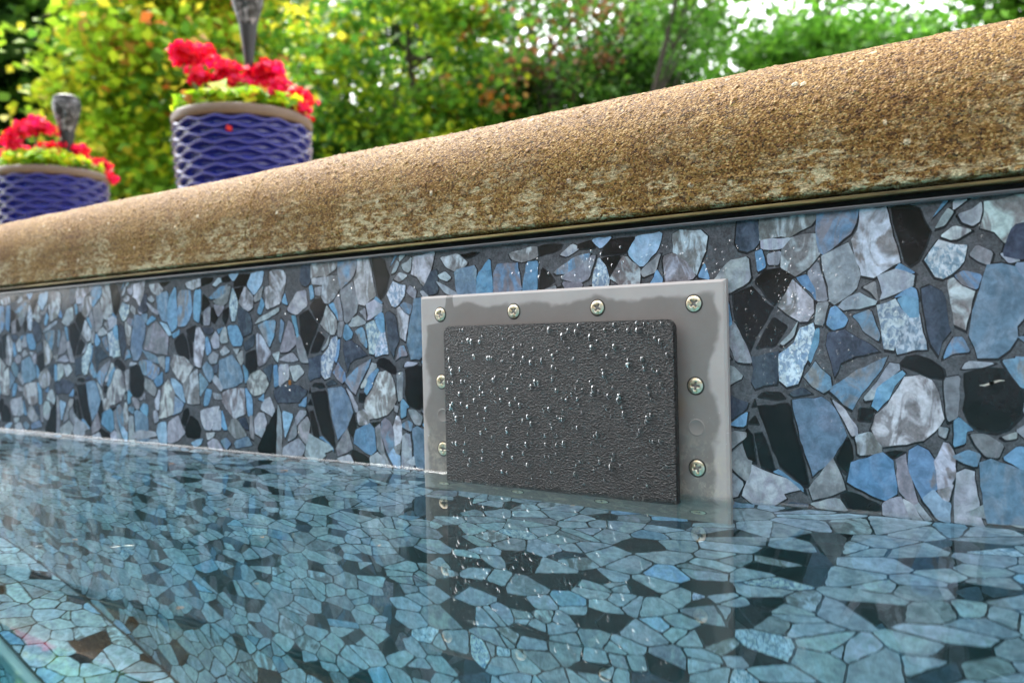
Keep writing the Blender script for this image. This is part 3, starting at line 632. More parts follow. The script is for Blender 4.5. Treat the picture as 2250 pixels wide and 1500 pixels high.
rust = n.math('MULTIPLY', n.mr(n.noise(26, 5, .7, .3), .60, .74), .35); c = n.mix(rust, c, (.24, .19, .12))
n.P(Base_Color=c, Roughness=n.mix(dry, .28, .5), Specular_IOR_Level=.5); n.bump(fine, .12, .0006)
M_PLATE = n.m
gx = np.linspace(PX0, PX1, 140); gz = np.linspace(PZ0, PZ1, 110); rr = .0026
VV = []; att = []
for x in gx:
    for z in gz:
        dx = min(x - PX0, PX1 - x); dz = PZ1 - z; db = z - PZ0
        ed = min(dx, dz, db); y = -PT + (.0012 * max(0, 1 - ed / .0016) ** 2)
        VV.append((x, y, z))
        nz = noise.fractal(Vector((x * 40, z * 40, 1.7)), 1, 2, 5) * .0062 + noise.noise(Vector((x * 230, z * 230, 4))) * .0008
        edge = min(dz - .0105, (x - PX0) - .0055 - max(0, .05 - z) * .05, (PX1 - x) - .0085 - max(0, .05 - z) * .03)
        if abs(x - (PX0 + .030)) < .004 and dz < .016: edge = .004     # a wet run through the dry band
        if (x - PX0) < .026 and dz < .022: edge = min(edge, max((x - PX0) - .022, dz - .024))
        att.append(edge + nz)
ng = len(VV); F = [tuple(q) for q in grid_faces(140, 110).tolist()]
ring = [i * 110 for i in range(140)] + [139 * 110 + j for j in range(1, 110)] + [i * 110 + 109 for i in range(138, -1, -1)] + [j for j in range(108, 0, -1)]
b0 = len(VV)
for i in ring: VV.append((VV[i][0], -.0003, VV[i][2])); att.append(-.01)
for k in range(len(ring)):
    k2 = (k + 1) % len(ring); F.append((ring[k2], ring[k], b0 + k, b0 + k2))
plate = wparent(meshobj('faceplate', VV, F, M_PLATE, sk_, smooth=False))
a_ = plate.data.attributes.new('dry_edge', 'FLOAT', 'POINT'); a_.data.foreach_set('value', att)
# screws
n = NT('brassy_steel'); f = n.noise(300, 4, .6)
n.P(Base_Color=n.ramp(f, [(.32, (.46, .29, .11)), (.5, (.78, .67, .50)), (.7, (.86, .80, .74))]), Metallic=.85, Roughness=.28); n.bump(f, .15, .0003); M_SCREW = n.m
M_RECESS = simple('screw_shade_grime', (.03, .027, .022), .5)  # dark colour: painted shade around the head, grime in the cross recess
def screw_bm(rot):
    bm = bmesh.new(); N = 46; rad = .0050; g = {}; ar = {}
    for i in range(N + 1):
        for j in range(N + 1):
            x = (i / N * 2 - 1); z = (j / N * 2 - 1)
            # square to disc
            u = x * math.sqrt(1 - z * z / 2); w = z * math.sqrt(1 - x * x / 2); r_ = math.hypot(u, w)
            hgt = .0008 * (1 - .75 * r_ ** 3.5) if r_ < .999 else .0002
            cu, cw = u * math.cos(rot) - w * math.sin(rot), u * math.sin(rot) + w * math.cos(rot)
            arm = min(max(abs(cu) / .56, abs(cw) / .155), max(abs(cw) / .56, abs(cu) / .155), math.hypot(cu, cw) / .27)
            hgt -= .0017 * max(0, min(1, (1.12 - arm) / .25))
            g[i, j] = bm.verts.new((u * rad, -hgt, w * rad)); ar[i, j] = arm
    for i in range(N):
        for j in range(N):
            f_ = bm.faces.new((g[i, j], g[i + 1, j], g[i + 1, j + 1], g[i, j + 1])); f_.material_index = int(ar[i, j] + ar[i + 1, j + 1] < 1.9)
    return bm
XS = -.2054; ROWS = (.1263, .0737, .0211, -.0315)
random.seed(3)
def ring_bm(r0, r1, h):
    V_, F_ = lathe([(r0, 0), (r0 * .5 + r1 * .5, h), (r1, 0)], 28); bm = bmesh.new()
    vs = [bm.verts.new((v[0], -v[2], v[1])) for v in V_]
    for f_ in F_: bm.faces.new([vs[i] for i in f_])
    return bm
n_s = 0
for ri, z in enumerate(ROWS):
    for ci in range(4):
        if ri in (1, 2) and ci in (1, 2): continue
        x = XS - (3 - ci) * .07
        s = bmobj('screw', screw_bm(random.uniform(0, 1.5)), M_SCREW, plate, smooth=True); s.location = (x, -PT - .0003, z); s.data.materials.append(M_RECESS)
        g = bmobj('screw_hole_shade', ring_bm(.0046, .0060, .0003), M_RECESS, s, smooth=True); g.location = (0, .00018, 0)
for x in (XS, XS - .21):
    V_, F_ = lathe([(0.0001, .0001), (.0046, .0001), (.0050, .0003), (.0053, .0002), (.0055, 0)], 32)
    pl = meshobj('hole_plug', [(v[0] + x, -PT - v[2], v[1] + .047) for v in V_], F_, simple('plug_grey', (.225, .20, .188), .4), plate, smooth=True)
# cover
n = NT('black_leather_grain_plastic')
gr = n.voro(960, 'SMOOTH_F1', n.map((.62, 1, 1.25)), 'Distance'); gr2 = n.noise(780, 3, .7, 0, n.map((.85, 1, 1.1)))
blot = n.noise(40, 3)
glint_spk = n.mr(n.noise(950, 2, .6, 0, n.map((.7, 1, 1.2))), .50, .68)  # pale specks paint the glints of the grain into the base colour
n.P(Base_Color=n.mix(glint_spk, n.mix(blot, (.006, .006, .006), (.010, .010, .010)), (.034, .035, .037)), Roughness=.3, Specular_IOR_Level=.42)
n.bump(n.math('ADD', n.math('MULTIPLY', gr, .55), n.math('MULTIPLY', gr2, 1.2)), 1.0, .0022); M_COVER = n.m
def rrect(x0, x1, z0, z1, r, k=6):
    out = []
    for cx, cz, a0 in ((x1 - r, z1 - r, 0), (x0 + r, z1 - r, 90), (x0 + r, z0 + r, 180), (x1 - r, z0 + r, 270)):
        for i in range(k + 1):
            a = R(a0 + 90 * i / k); out.append((cx + r * math.cos(a), cz + r * math.sin(a)))
    return out
def cover_bm():
    bm = bmesh.new(); P0 = rrect(CX0, CX1, CZ0, CZ1, .0062); P1 = rrect(CX0 + .0009, CX1 - .0009, CZ0 + .0009, CZ1 - .0009, .0055)
    a = [bm.verts.new((x, CY + .0042, z)) for x, z in P0]; b = [bm.verts.new((x, CY + .0009, z)) for x, z in P0]; c_ = [bm.verts.new((x, CY, z)) for x, z in P1]
    m = len(P0)
    for i in range(m):
        j = (i + 1) % m
        bm.faces.new((a[i], a[j], b[j], b[i])); bm.faces.new((b[i], b[j], c_[j], c_[i]))
    bm.faces.new(c_); bm.faces.new(a[::-1])
    bmesh.ops.recalc_face_normals(bm, faces=bm.faces[:])
    return bm
cover = wparent(bmobj('cover', cover_bm(), M_COVER, sk_))
wparent(bmobj('cover_mount', box_bm(CX0 + .03, CX1 - .03, CY + .0043, -PT + .0004, CZ0 + .004, CZ1 - .03), M_GAP, sk_))

# ---------------------------------------------------------------- water
def dens(a, b, edges, fine, coarse, grow=1.35):
    out = [a]
    while out[-1] < b:
        d = min(abs(out[-1] + fine * .5 - e) for e in edges)
        out.append(out[-1] + (fine if d < .009 else min(coarse, fine + (d - .009) * .22)))
    out[-1] = b; return np.array(out)
wx = dens(WX0 + .002, WX1 - .002, (PX0, PX1, CX0, CX1), .0009, .06)
wy = dens(-4.498, .02, (0, -PT, CY), .0008, .12)
X, Y = np.meshgrid(wx, wy, indexing='ij')
def rd(x0, x1, y0):                                       # distance to a slab standing in the water
    dx = np.maximum(np.maximum(x0 - X, X - x1), 0); dy = np.maximum(y0 - Y, 0); return np.hypot(dx, dy)
Dm = np.minimum(np.maximum(-Y, 0), rd(PX0, PX1, -PT))
Zw = np.maximum(.0036 * np.exp(-Dm / .0022), .0010 * np.exp(-rd(CX0, CX1, CY) / .0015))
nu, nv = len(wx), len(wy)
VW = np.stack([X, Y, Zw], -1).reshape(-1, 3); FW = [tuple(q) for q in grid_faces(nu, nv).tolist()]
cor = [0, (nu - 1) * nv, (nu - 1) * nv + nv - 1, nv - 1]
ringw = [i * nv for i in range(nu)] + [(nu - 1) * nv + j for j in range(1, nv)] + [i * nv + nv - 1 for i in range(nu - 2, -1, -1)] + [j for j in range(nv - 2, 0, -1)]
VW = VW.tolist(); b0 = len(VW)
for i in ringw: VW.append((VW[i][0], VW[i][1], -1.62))
for k in range(len(ringw)):
    k2 = (k + 1) % len(ringw); FW.append((ringw[k2], ringw[k], b0 + k, b0 + k2))
FW.append(tuple(range(b0 + len(ringw) - 1, b0 - 1, -1)))
n = NT('pool_water')
n.P(Base_Color=(1, 1, 1), Roughness=0.0, IOR=1.333, Transmission_Weight=1.0)
n.bump(n.math('ADD', n.noise(7, 2, .4), n.math('MULTIPLY', n.noise(28, 1, .4), .10)), .009, .02)
va = n.n('VolumeAbsorption'); n.set(va, 'Color', (.56, .875, .885)); n.set(va, 'Density', 1.0)
n.t.links.new(va.outputs[0], n.out.inputs['Volume']); M_WATER = n.m
meshobj('water', VW, FW, M_WATER, smooth=True, kind='structure')

# ---------------------------------------------------------------- droplets and flecks
n = NT('water_drop'); n.P(Base_Color=(1, 1, 1), Roughness=0.03, IOR=1.333, Transmission_Weight=1.0, Specular_IOR_Level=.12); M_DROP = n.m
def blob(parts, x, y, z, r, sx=1, sz=1, dep=.55):
    V_ = []; nu_, nv_ = 10, 5
    for i in range(nu_):
        for j in range(nv_):
            a = 2 * math.pi * i / nu_; b = math.pi / 2 * j / (nv_ - 1)
            rr_ = r * math.cos(b) + 1e-5; V_.append((x + rr_ * math.cos(a) * sx, y - r * dep * math.sin(b), z + rr_ * math.sin(a) * sz - (.25 * r * math.sin(b))))
    parts.append((V_, [tuple(q[::-1]) for q in grid_faces(nu_, nv_, True).tolist()]))
random.seed(11); dp = []
for _ in range(340):
    x = random.uniform(CX0 + .004, CX1 - .004); z = CZ0 + .012 + (CZ1 - CZ0 - .014) * (random.random() ** .75)
    r_ = random.choice([.0007, .0009, .0011, .0014, .0019]) * random.uniform(.8, 1.25)
    blob(dp, x, CY + .0001, z, r_, random.uniform(.8, 1.1), random.uniform(.9, 1.3), .24)
meshobj('cover_droplets', *merge(dp), M_DROP, smooth=True, label='beads of water scattered on the black skimmer cover', cat='droplets', kind='stuff')
dp = []
for _ in range(430):
    u = random.random()
    if u < .62: x = random.gauss(-.145, .03); z = random.gauss(.115, .028)
    elif u < .8: x = random.uniform(-.35, -.18); z = random.uniform(.143, .168)
    else: x = random.uniform(-.62, -.03); z = random.uniform(.02, .165)
    if PX0 - .003 < x < PX1 + .003 and z < PZ1 + .003 or z > .172 or z < .01: continue
    blob(dp, x, -.0002, z, random.uniform(.0003, .0009), random.uniform(.8, 1.2), random.uniform(.8, 1.7), .45)
meshobj('wall_droplets', *merge(dp), M_DROP, smooth=True, label='fine water drops clinging to the printed stone wall', cat='droplets', kind='stuff')
M_FLECK = simple('dry_leaf_fleck', (.55, .27, .08), .6, .4, .3, 200); M_FIBRE = simple('pale_fibre', (.75, .72, .66), .5)
def flake(x, y, L_, ang, mat, label, cat, z=.0006, wall_=False, wid=.35):
    bm = bmesh.new(); ca, sa = math.cos(ang), math.sin(ang); up = []; 
    for s in range(6):
        t = s / 5 - .5; w_ = L_ * wid * math.sqrt(max(.02, 1 - (2 * t) ** 2)) * .5; cz = .00025 * math.cos(t * 3)
        for sg in (-1, 1):
            a, b = t * L_, sg * w_ + .06 * L_ * math.sin(t * 5); up.append(bm.verts.new((a * ca - b * sa, a * sa + b * ca, cz)))
    for s in range(5): bm.faces.new((up[2 * s], up[2 * s + 2], up[2 * s + 3], up[2 * s + 1]))
    bmesh.ops.solidify(bm, geom=bm.faces[:], thickness=.0003)
    if wall_:
        for v in bm.verts: v.co = Vector((v.co.x, -v.co.z, v.co.y))
    o = bmobj('leaf_fleck' if mat is M_FLECK else 'pale_fibre', bm, mat, label=label, cat=cat)
    o.location = (x, -.0006, y) if wall_ else (x, y, z); return o
grp = 'flecks floating on the pool water'
for k, (x, y, L_, a) in enumerate([(-.6752, -.0734, .006, .3), (-.5495, -.0512, .008, .1), (-.4626, -.2696, .0034, .5), (-.3046, -.3086, .0032, .9), (-.3742, -.2126, .0026, .2), (-.3043, -.1931, .0026, 1.2), (-.3046, -.2708, .0024, .6), (-.4571, -.1741, .003, .4)]):
    o = flake(x, y, L_, a, M_FLECK, 'small tan leaf fleck floating on open water away from the skimmer', 'fleck'); o['group'] = grp
flake(-.2666, -.0593, .0035, .4, M_FLECK, 'tan leaf fleck floating just in front of the black skimmer cover', 'fleck')
flake(-.5995, .0700, .0050, 1.2, M_FLECK, 'yellowish crumb stuck to the stone print wall left of the skimmer', 'fleck', wall_=True, wid=.8)
flake(-.4245, -.2640, .0125, .75, M_FIBRE, 'white thread floating on the water at the left', 'fibre', wid=.08)
flake(-.4660, -.2870, .0040, .8, M_FIBRE, 'short white fibre floating left of the long white thread', 'fibre', wid=.16)
flake(-.0412, .0775, .0120, .16, M_FIBRE, 'pale fibre stuck across a large black printed stone at far right', 'fibre', wall_=True, wid=.10)

# ---------------------------------------------------------------- planted pots
n = NT('cobalt_glaze'); f = n.noise(9, 4)
n.P(Base_Color=n.mix(f, (.001, .003, .13), (.003, .012, .24)), Roughness=.10, Specular_IOR_Level=.5, Coat_Weight=.7, Coat_Roughness=.04); M_GLAZE = n.m
M_RIM = simple('bare_clay_rim', (.135, .092, .064), .5, .4, .3, 30, .2)
M_SOIL = simple('potting_soil', (.02, .014, .010), .95, .2, .4, 60, .8)
M_PETAL = leaf_material('petal', .5, .45)
PR, PH = .159, .350
def pot_body():
    nt_, nz_ = 420, 230; th = np.linspace(0, 2 * np.pi, nt_, endpoint=False); zz = np.linspace(.004, PH - .022, nz_)
    T, Zz = np.meshgrid(th, zz, indexing='ij'); t = Zz / PH
    base = PR * (.80 + .20 * np.clip(t * 1.25, 0, 1) ** .7 - .018 * (t > .8) * (t - .8))
    pitch = .0177; A = .0034; NW = 14
    hh = np.zeros(T.shape)
    for i in range(-1, int(PH / pitch) + 2):
        d = Zz - (i * pitch + A * (-1) ** i * np.cos(NW * T)); hh = np.maximum(hh, np.exp(-np.abs(np.where(d > 0, d / .0066, d / .0046)) ** 2.8))
    rd_ = base - .0145 * (1 - hh)
    Vb = np.stack([rd_ * np.cos(T), rd_ * np.sin(T), Zz], -1).reshape(-1, 3); return Vb, grid_faces(nt_, nz_, True)
POT = pot_body()
def leaf_quads(P, N, size, aspect=.9, fold=.25, rg=rng):
    """one folded four-point leaf per position P facing N"""
    m = len(P); N = N / np.maximum(np.linalg.norm(N, axis=1, keepdims=True), 1e-6)
    ref = rg.normal(size=(m, 3)); a = np.cross(N, ref); a /= np.maximum(np.linalg.norm(a, axis=1, keepdims=True), 1e-6); b = np.cross(N, a)
    s = (size * rg.uniform(.65, 1.3, m))[:, None] if np.isscalar(size) else size[:, None]
    w = s * aspect * .5
    v0 = P - a * s * .5; v1 = P + b * w + N * s * fold * .5 + a * s * .05; v2 = P + a * s * .5 - N * s * .12; v3 = P - b * w + N * s * fold * .5 + a * s * .05
    V_ = np.stack([v0, v1, v2, v3], 1).reshape(-1, 3); F_ = np.arange(m * 4).reshape(m, 4); return V_, F_
def rand_dirs(m, rg=rng):
    d = rg.normal(size=(m, 3)); return d / np.linalg.norm(d, axis=1, keepdims=True)
M_STEM = simple('green_stem', (.10, .16, .03), .6)
def planted_pot(loc, rot, heads, seed, plabel, glabel):
    rg = np.random.default_rng(seed)
    p = empty('flower_pot', loc, label=plabel, cat='flower pot', group='blue glazed pots on the deck'); p.rotation_euler.z = rot
    meshobj('pot_body', *POT, M_GLAZE, p, smooth=True)
    V_, F_ = lathe([(PR * .955, PH - .0245), (PR * .985, PH - .0235), (PR * 1.0, PH - .018), (PR * 1.003, PH - .006), (PR * .985, PH), (PR * .92, PH), (PR * .90, PH - .05)], 96)
    meshobj('rim', V_, F_, M_RIM, p, smooth=True)
    V_, F_ = lathe([(.001, PH - .02), (PR * .91, PH - .024)], 40); meshobj('soil', V_, F_, M_SOIL, p)
    g = empty('geranium', (loc[0], loc[1], loc[2] + PH - .022), label=glabel, cat='flowers', group='red geraniums in blue pots')
    # lobed round leaves in a low mound
    m = 620; ang = rg.uniform(0, 2 * np.pi, m); rad = PR * .93 * np.sqrt(rg.uniform(0, 1, m)); hz = .030 + .046 * (1 - (rad / (PR * 1.15)) ** 2) * rg.uniform(.3, 1.25, m) + rg.uniform(-.012, .012, m)
    P = np.stack([rad * np.cos(ang), rad * np.sin(ang), hz], 1); N = np.stack([np.cos(ang) * .5, np.sin(ang) * .5, np.ones(m)], 1) + rg.normal(size=(m, 3)) * .45
    V_, F_ = leaf_quads(P, N, .030, 1.05, .25, rg)
    fo = meshobj('foliage', V_, F_, M_LEAF, g)
    pal = np.array([(.42, .68, .02), (.56, .70, .03), (.32, .56, .02), (.68, .64, .03), (.18, .38, .02)]); pc = pal[rg.integers(0, 5, m)] * rg.uniform(.75, 1.2, (m, 1))
    pc[rg.random(m) < .05] = (.50, .20, .04)
    face_cols(fo, 'tint', np.c_[pc, np.ones(m)])
    for (hx, hy, hh, hr) in heads:
        sv, sf = tube([(hx * .45, hy * .45, .01), (hx * .8, hy * .8, hh * .6), (hx, hy, hh - hr * .2)], [.0035, .003, .0028], 6)
        fh = meshobj('flower_stem', sv, sf, M_STEM, g)
        hr *= 1.22; m = int(190 * (hr / .045) ** 1.5); d = rand_dirs(m, rg); d[:, 2] = np.abs(d[:, 2]) * 1.1 - .28
        lobe = rg.normal(size=(5, 3)) * hr * np.array([.34, .34, .22]); k_ = rg.integers(0, 5, m)
        P = d * hr * .58 * rg.uniform(.6, 1.15, (m, 1)) * np.array([1, 1, .8]) + lobe[k_] + np.array([hx, hy, hh])
        V_, F_ = leaf_quads(P, d + rg.normal(size=(m, 3)) * .45, hr * .42, .95, .22, rg)
        h_ = meshobj('flower_head', V_, F_, M_PETAL, fh)
        base = np.array([(.86, .005, .07), (.78, .004, .04), (.90, .012, .13), (.80, .008, .018)])[rg.integers(0, 4, m)] * rg.uniform(.75, 1.2, (m, 1)); face_cols(h_, 'tint', np.c_[base, np.ones(m)])
    return p
# image-left is roughly -x -0.3y of the pot; u runs left-right across the view
def hd(u, dpt, h, r, ax): return (u * ax[0] - dpt * ax[1], u * ax[1] + dpt * ax[0], h, r)
ax1 = (.61, .79); ax2 = (.44, .90)
planted_pot((-1.63, .748, .2816), .3, [hd(-.130, .03, .165, .047, ax1), hd(-.085, -.03, .105, .030, ax1), hd(-.040, -.02, .112, .036, ax1), hd(.0, -.01, .118, .038, ax1), hd(.030, .0, .105, .034, ax1), hd(.055, .02, .138, .046, ax1), hd(.085, -.04, .085, .034, ax1), hd(.128, .02, .088, .030, ax1), hd(.120, -.06, .040, .026, ax1), hd(.142, -.05, .020, .018, ax1), hd(.03, -.05, .072, .020, ax1)], 5,
    'cobalt blue wave textured pot with brown rim, nearer of the two on the deck', 'bright red geranium in the nearer blue pot with yellow green leaves')
planted_pot((-2.59, .779, .2816), 1.1, [hd(-.045, 0, .160, .046, ax2), hd(-.085, .02, .085, .036, ax2), hd(.015, .02, .100, .040, ax2), hd(.055, -.02, .095, .034, ax2), hd(.075, .04, .090, .028, ax2), hd(.095, -.04, .055, .030, ax2), hd(.125, 0, .070, .034, ax2), hd(.150, -.03, .015, .030, ax2), hd(-.14, .02, .07, .03, ax2), hd(-.10, -.02, .12, .03, ax2)], 6,
    'cobalt blue wave textured pot at the left edge, farther and partly cut off', 'pink red geranium in the farther blue pot at the left edge')
# fallen petal on the nearer pot
pv = Vector((-1.63, .748, 0)); td = (Vector((0, -.506, 0)) - pv).normalized(); sd = Vector((td.y, -td.x, 0)) * -1
pp = pv + td * PR * .955 + sd * -.030 + Vector((0, 0, .2816 + PH - .058))
V_, F_ = leaf_quads(np.array([[0., 0, 0]]), np.array([tuple(td)]), np.array([.016]), 1.1, .2)
pe = meshobj('fallen_petal', V_, F_, M_PETAL, label='single red petal stuck to the front of the nearer blue pot', cat='petal'); pe.location = pp + td * .003
face_cols(pe, 'tint', [(.75, .05, .04, 1)])
sm = pe.modifiers.new('thickness', 'SOLIDIFY'); sm.thickness = .0008

# ---------------------------------------------------------------- solar torches in the pots
n = NT('mottled_torch_shade'); f = n.noise(62, 3, .6, 1.2, n.map((1, 1, .8)))
n.P(Base_Color=n.ramp(f, [(.44, (.010, .010, .012)), (.54, (.06, .06, .065)), (.64, (.26, .26, .28))]), Roughness=.4); n.bump(f, .4, .003); M_SHADE = n.m
M_TORCH = simple('dark_torch_plastic', (.012, .011, .013), .42, .5, .15, 20)
def torch(loc, label):
    t = empty('solar_torch', loc, label=label, cat='torch light', group='solar torch lights in the pots'); t.scale = (.92, .92, .88)
    V_, F_ = lathe([(.0215, .0), (.030, .03), (.039, .062), (.0432, .092), (.0425, .106), (.038, .113)], 40); meshobj('torch_shade', V_, F_, M_SHADE, t, smooth=True)
    V_, F_ = lathe([(.038, .1128), (.041, .116), (.038, .122), (.028, .127), (.001, .1285)], 40); meshobj('solar_cap', V_, F_, M_TORCH, t, smooth=True)
    V_, F_ = lathe([(.0226, .001), (.0215, -.012), (.017, -.045), (.0125, -.085), (.0095, -.125)], 32); meshobj('torch_cone', V_, F_, M_TORCH, t, smooth=True)
    V_, F_ = lathe([(.0093, -.124), (.0085, -.30), (.0085, -.36)], 20); meshobj('torch_pole', V_, F_, M_TORCH, t, smooth=True)
torch((-1.638, .775, .862), 'dark torch light with mottled grey shade above the nearer pot')
torch((-2.542, .804, .757), 'dark torch light with mottled grey shade above the farther left pot')

# ---------------------------------------------------------------- trees
GZ = .27
def crown_points(c, rad, clumps, per, spread, rg):
    d = rand_dirs(clumps, rg); cc = d * (rg.uniform(.25, 1.0, (clumps, 1)) ** .55) * np.array(rad) + np.array(c)
    P = []; ci = []
    for k in range(clumps):
        m = int(per * rg.uniform(.5, 1.5)); s = spread * rg.uniform(.6, 1.4)
        P.append(cc[k] + rg.normal(size=(m, 3)) * s * np.array([1, 1, .55])); ci += [k] * m
    return np.concatenate(P), np.array(ci), cc
def tree(name, base, crown_c, rad, clumps, per, spread, leaf, pal, label, seed, cat='tree', trunk_r=.09, lean=(0, 0), group=None, trunk=True, limbs=10, acc=None, pw=None):
    rg = np.random.default_rng(seed)
    b = np.array([base[0], base[1], GZ]); c = np.array(crown_c, float) - b
    t = empty(name, tuple(b), label=label, cat=cat, group=group)
    P, ci, cc = crown_points(c, rad, clumps, per, spread, rg)
    ok = P[:, 2] > .02; P = P[ok]; ci = ci[ok]
    N = rand_dirs(len(P), rg); N[:, 2] = np.abs(N[:, 2]) + .35
    V_, F_ = leaf_quads(P, N, leaf, .8, .2, rg)
    pal = np.array(pal); cp = rg.choice(len(pal), clumps, p=pw); lp = np.where(rg.random(len(P)) < .65, cp[ci], rg.choice(len(pal), len(P), p=pw))
    col = pal[lp] * rg.uniform(.7, 1.3, (len(P), 1))
    if acc:                                                 # turned leaves in a few clumps
        hot = rg.random(clumps) < acc[0]; q = hot[ci] & (rg.random(len(P)) < acc[1]); ap = np.array(acc[2])
        col[q] = ap[rg.integers(0, len(ap), q.sum())] * rg.uniform(.7, 1.2, (q.sum(), 1))
    cr = meshobj('crown', V_, F_, M_LEAF, t); face_cols(cr, 'tint', np.c_[col, np.ones(len(P))])
    if trunk:
        top = c + np.array([0, 0, rad[2] * .55]); parts = []
        mid = top * .5 + np.array([lean[0], lean[1], 0]) + rg.normal(size=3) * .06
        path = [(0, 0, -.05), tuple(mid * .5 + rg.normal(size=3) * .04), tuple(mid), tuple(mid * .4 + top * .6 + rg.normal(size=3) * .06), tuple(top)]
        parts.append(tube(path, [trunk_r * 1.25, trunk_r, trunk_r * .8, trunk_r * .5, trunk_r * .15], 9))
        for k in range(limbs):
            tgt = cc[rg.integers(0, clumps)]; f = rg.uniform(.35, .85); st = np.array(path[2]) * (1 - f) + np.array(path[4]) * f if f > .4 else np.array(path[2])
            if np.linalg.norm(tgt - st) < .1: continue
            m1 = (st + tgt) / 2 + np.array([0, 0, -.08]) + rg.normal(size=3) * .06
            parts.append(tube([tuple(st), tuple(m1), tuple(tgt)], [trunk_r * .36, trunk_r * .22, trunk_r * .07], 6))
        meshobj('trunk', *merge(parts), M_BARK, t, smooth=True)
    return t
DK = [(0.022, 0.066, 0.012), (0.034, 0.09, 0.014), (0.048, 0.114, 0.019), (0.017, 0.048, 0.012)]
MG = [(.080, .225, .025), (.115, .29, .032), (.155, .33, .038), (.046, .13, .019)]
BG = [(0.09, 0.264, 0.022), (0.132, 0.348, 0.03), (0.18, 0.408, 0.042), (0.06, 0.18, 0.018)]
YG = [(.48, .62, .03), (.60, .63, .04), (.34, .56, .034), (.66, .60, .048), (.19, .39, .026)]
OR = [(0.605, 0.22, 0.039), (0.55, 0.308, 0.066), (0.528, 0.154, 0.033), (0.616, 0.363, 0.11)]
BR = [(0.24, 0.102, 0.042), (0.312, 0.144, 0.066), (0.18, 0.084, 0.036)]
tree('dark_tree', (-9.04, 3.77), (-9.04, 3.77, 3.64), (1.5, 1.5, 1.9), 80, 200, 0.28, 0.11, DK, 'dense dark green tree filling the top left corner', 21)
tree('dark_tree', (-8.45, 2.59), (-8.45, 2.59, 2.72), (1.3, 1.3, 1.7), 70, 240, 0.28, 0.11, DK + MG, 'dark green tree at the far left behind the farther pot', 22)
tree('maple_tree', (-5.5, 3.14), (-5.5, 3.14, 2.14), (0.8, 0.8, 1.15), 85, 150, 0.16, 0.08, YG + MG[1:2], 'yellow green maple with orange tips behind the nearer pot', 23, acc=(.12, .5, OR), trunk_r=.05)
tree('broadleaf_tree', (-8.68, 7.04), (-8.68, 7.04, 3.77), (1.3, 1.3, 1.8), 45, 90, 0.26, 0.1, MG, 'mid green tree with bright sky gaps right of the near torch light', 24)
tree('maple_tree', (-5.32, 5.47), (-5.32, 5.47, 2.7), (0.95, 0.95, 1.05), 70, 120, 0.17, 0.085, YG[:3] + MG[:3], 'yellow green maple with orange leaves right of the nearer pot', 25, acc=(.10, .5, OR), trunk_r=.055)
tree('tall_tree', (-7.59, 8.79), (-7.59, 8.79, 6.42), (2.0, 1.6, 1.6), 60, 105, 0.28, 0.11, MG + DK, 'tall dark tree rising behind the right hand maple', 26, trunk_r=.17)
tree('browning_tree', (-4.72, 7.15), (-4.72, 7.15, 3.0), (0.8, 0.7, 1.0), 44, 60, 0.15, 0.07, BR + MG + MG, 'thin tree with browning leaves and bare twigs in the middle', 27, trunk_r=.05, limbs=26)
tree('broadleaf_tree', (-4.77, 9.41), (-4.77, 9.41, 4.11), (1.3, 1.2, 1.5), 60, 80, 0.24, 0.09, MG + BG, 'open green tree with many sky gaps right of the browning tree', 28, trunk_r=.07, limbs=16)
tree('leaning_tree', (-3.75, 6.9), (-3.02, 7.44, 3.68), (0.8, 0.6, 0.8), 26, 55, 0.2, 0.08, MG, 'slim dark trunked tree leaning right above the coping', 29, trunk_r=.042, lean=(-.12, 0), limbs=16)
tree('broadleaf_tree', (-2.44, 8.68), (-2.44, 8.68, 2.92), (1.0, 0.9, 0.48), 60, 110, 0.17, 0.085, BG, 'bright green tree standing low above the middle of the right coping', 30)
tree('broadleaf_tree', (-1.53, 8.36), (-1.53, 8.36, 2.66), (0.6, 0.6, 0.35), 34, 110, 0.16, 0.085, BG, 'small bright green treetop below the open white sky', 31, trunk_r=.05)
tree('broadleaf_tree', (-0.33, 7.99), (-0.33, 7.99, 2.95), (0.42, 0.5, 0.5), 30, 110, 0.2, 0.09, BG + MG, 'green tree at the top right corner', 32)
tree('shrub', (-5.83, 4.98), (-5.83, 4.98, 1.77), (0.75, 0.6, 0.55), 50, 170, 0.16, 0.07, MG + YG[:1], 'leafy green shrub just right of the nearer blue pot', 33, trunk_r=.03, cat='shrub')
tree('shrub', (-5.65, 7.13), (-5.65, 7.13, 2.56), (0.9, 0.7, 0.55), 50, 170, 0.18, 0.08, DK + MG, 'dark green shrub low behind the right hand maple', 34, trunk_r=.03, cat='shrub')
tree('shrub', (-4.64, 8.35), (-4.64, 8.35, 2.93), (1.0, 0.7, 0.5), 50, 150, 0.18, 0.08, MG + DK, 'green shrub under the open tree in the middle right', 35, trunk_r=.03, cat='shrub')
tree('shrub', (-7.08, 3.63), (-7.08, 3.63, 1.57), (0.9, 0.7, 0.6), 60, 190, 0.18, 0.075, MG + DK, 'dark green shrub between the two blue pots', 36, trunk_r=.03, cat='shrub')
tree('far_tree', (-14.41, 6.44), (-14.41, 6.44, 5.01), (2.1, 1.6, 2.0), 55, 150, 0.4, 0.14, DK, 'far dark tree behind the farther pot', 50, trunk_r=.13, group='trees behind the garden', limbs=14)
tree('far_tree', (-12.91, 8.94), (-12.91, 8.94, 5.86), (2.1, 1.6, 2.0), 55, 130, 0.4, 0.14, DK + MG, 'far green tree behind the nearer pot', 51, trunk_r=.13, group='trees behind the garden', limbs=14)
tree('far_tree', (-11.21, 10.91), (-11.21, 10.91, 5.26), (2.1, 1.6, 2.0), 55, 120, 0.4, 0.14, DK + MG, 'far tree filling the gap between the two maples', 52, trunk_r=.13, group='trees behind the garden', limbs=14)
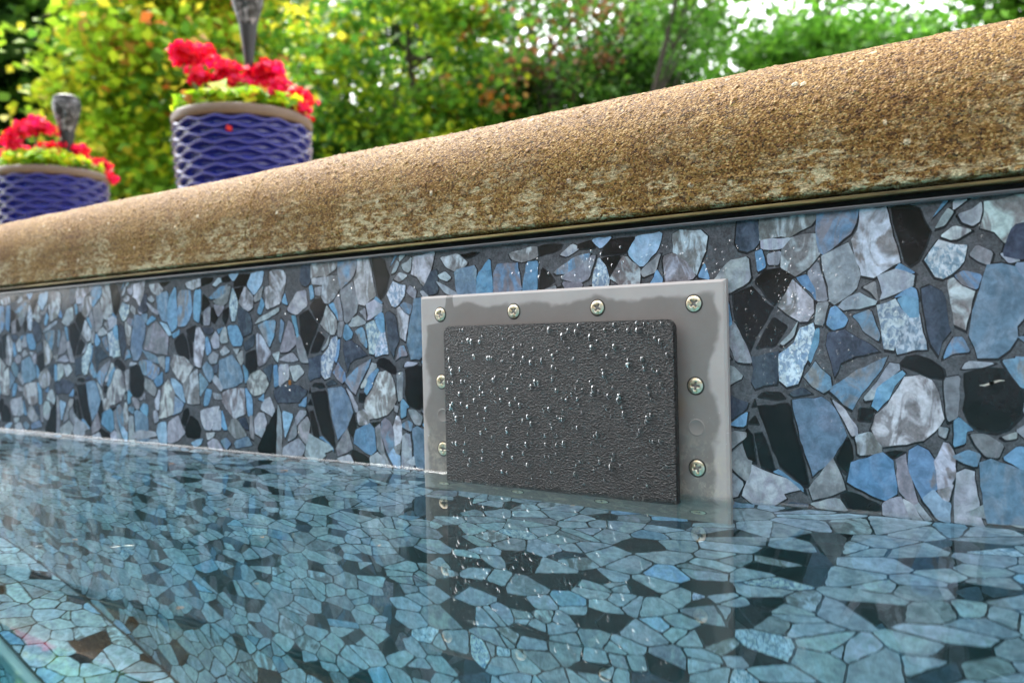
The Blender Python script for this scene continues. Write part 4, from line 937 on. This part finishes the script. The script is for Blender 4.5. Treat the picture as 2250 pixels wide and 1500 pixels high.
tree('far_tree', (-8.98, 12.74), (-8.98, 12.74, 5.54), (2.1, 1.6, 2.0), 45, 85, 0.4, 0.14, DK + MG, 'far tree behind the browning tree', 53, trunk_r=.13, group='trees behind the garden', limbs=14)
tree('far_tree', (-6.33, 14.19), (-6.33, 14.19, 5.27), (1.9, 1.4, 1.3), 45, 65, 0.4, 0.14, MG, 'far tree behind the leaning trunk', 54, trunk_r=.13, group='trees behind the garden', limbs=14)
tree('far_tree', (-3.87, 15.02), (-3.87, 15.02, 5.55), (1.9, 1.4, 1.3), 45, 40, 0.4, 0.14, MG, 'sparse far tree against the white sky', 55, trunk_r=.13, group='trees behind the garden', limbs=14)

# unseen trees added across the pool to darken what the glossy wall and pots mirror
back = tree('added_back_tree', (-6, -14), (-6, -14, 2.9), (2.6, 1.6, 2.4), 110, 150, .45, .22, DK + MG, 'dense green tree added unseen behind the camera to darken reflections', 90, group='unseen trees added across the pool', limbs=6)
for k, (x, y, s_) in enumerate([(-1.2, -14.6, 1.08), (3.6, -14.0, .95), (8.4, -12.5, 1.1), (-10.6, -13.4, 1.15), (-14.6, -9.6, 1.0), (12.5, -8.2, 1.0)]):
    c_ = back.copy(); C.objects.link(c_); c_.location = (x, y, GZ); c_.scale = (s_,) * 3; c_.rotation_euler.z = k * 1.3
    for ch in list(back.children):
        d_ = ch.copy(); C.objects.link(d_); d_.parent = c_

# clipped hedge and low bushes closing the garden behind the trees
rg = np.random.default_rng(77); m = 42000
P = np.stack([rg.uniform(-26, 12, m), 12.5 + rg.normal(size=m) * .5, rg.uniform(0, 1, m) ** .8 * 2.5], 1); P[:, 2] *= .85 + .15 * np.sin(P[:, 0] * 1.7) * np.sin(P[:, 0] * .6 + 1)
hg = empty('hedge', (-7, 12.5, GZ), label='long dark green hedge closing the garden behind the trees', cat='hedge')
P[:, 0] += 7; P[:, 1] -= 12.5
N = rand_dirs(m, rg); N[:, 2] = np.abs(N[:, 2]) + .2
V_, F_ = leaf_quads(P, N, .19, .85, .2, rg); ho = meshobj('foliage', V_, F_, M_LEAF, hg)
pal = np.array(DK + MG[:1]); face_cols(ho, 'tint', np.c_[pal[rg.integers(0, len(pal), m)] * rg.uniform(.7, 1.3, (m, 1)), np.ones(m)])
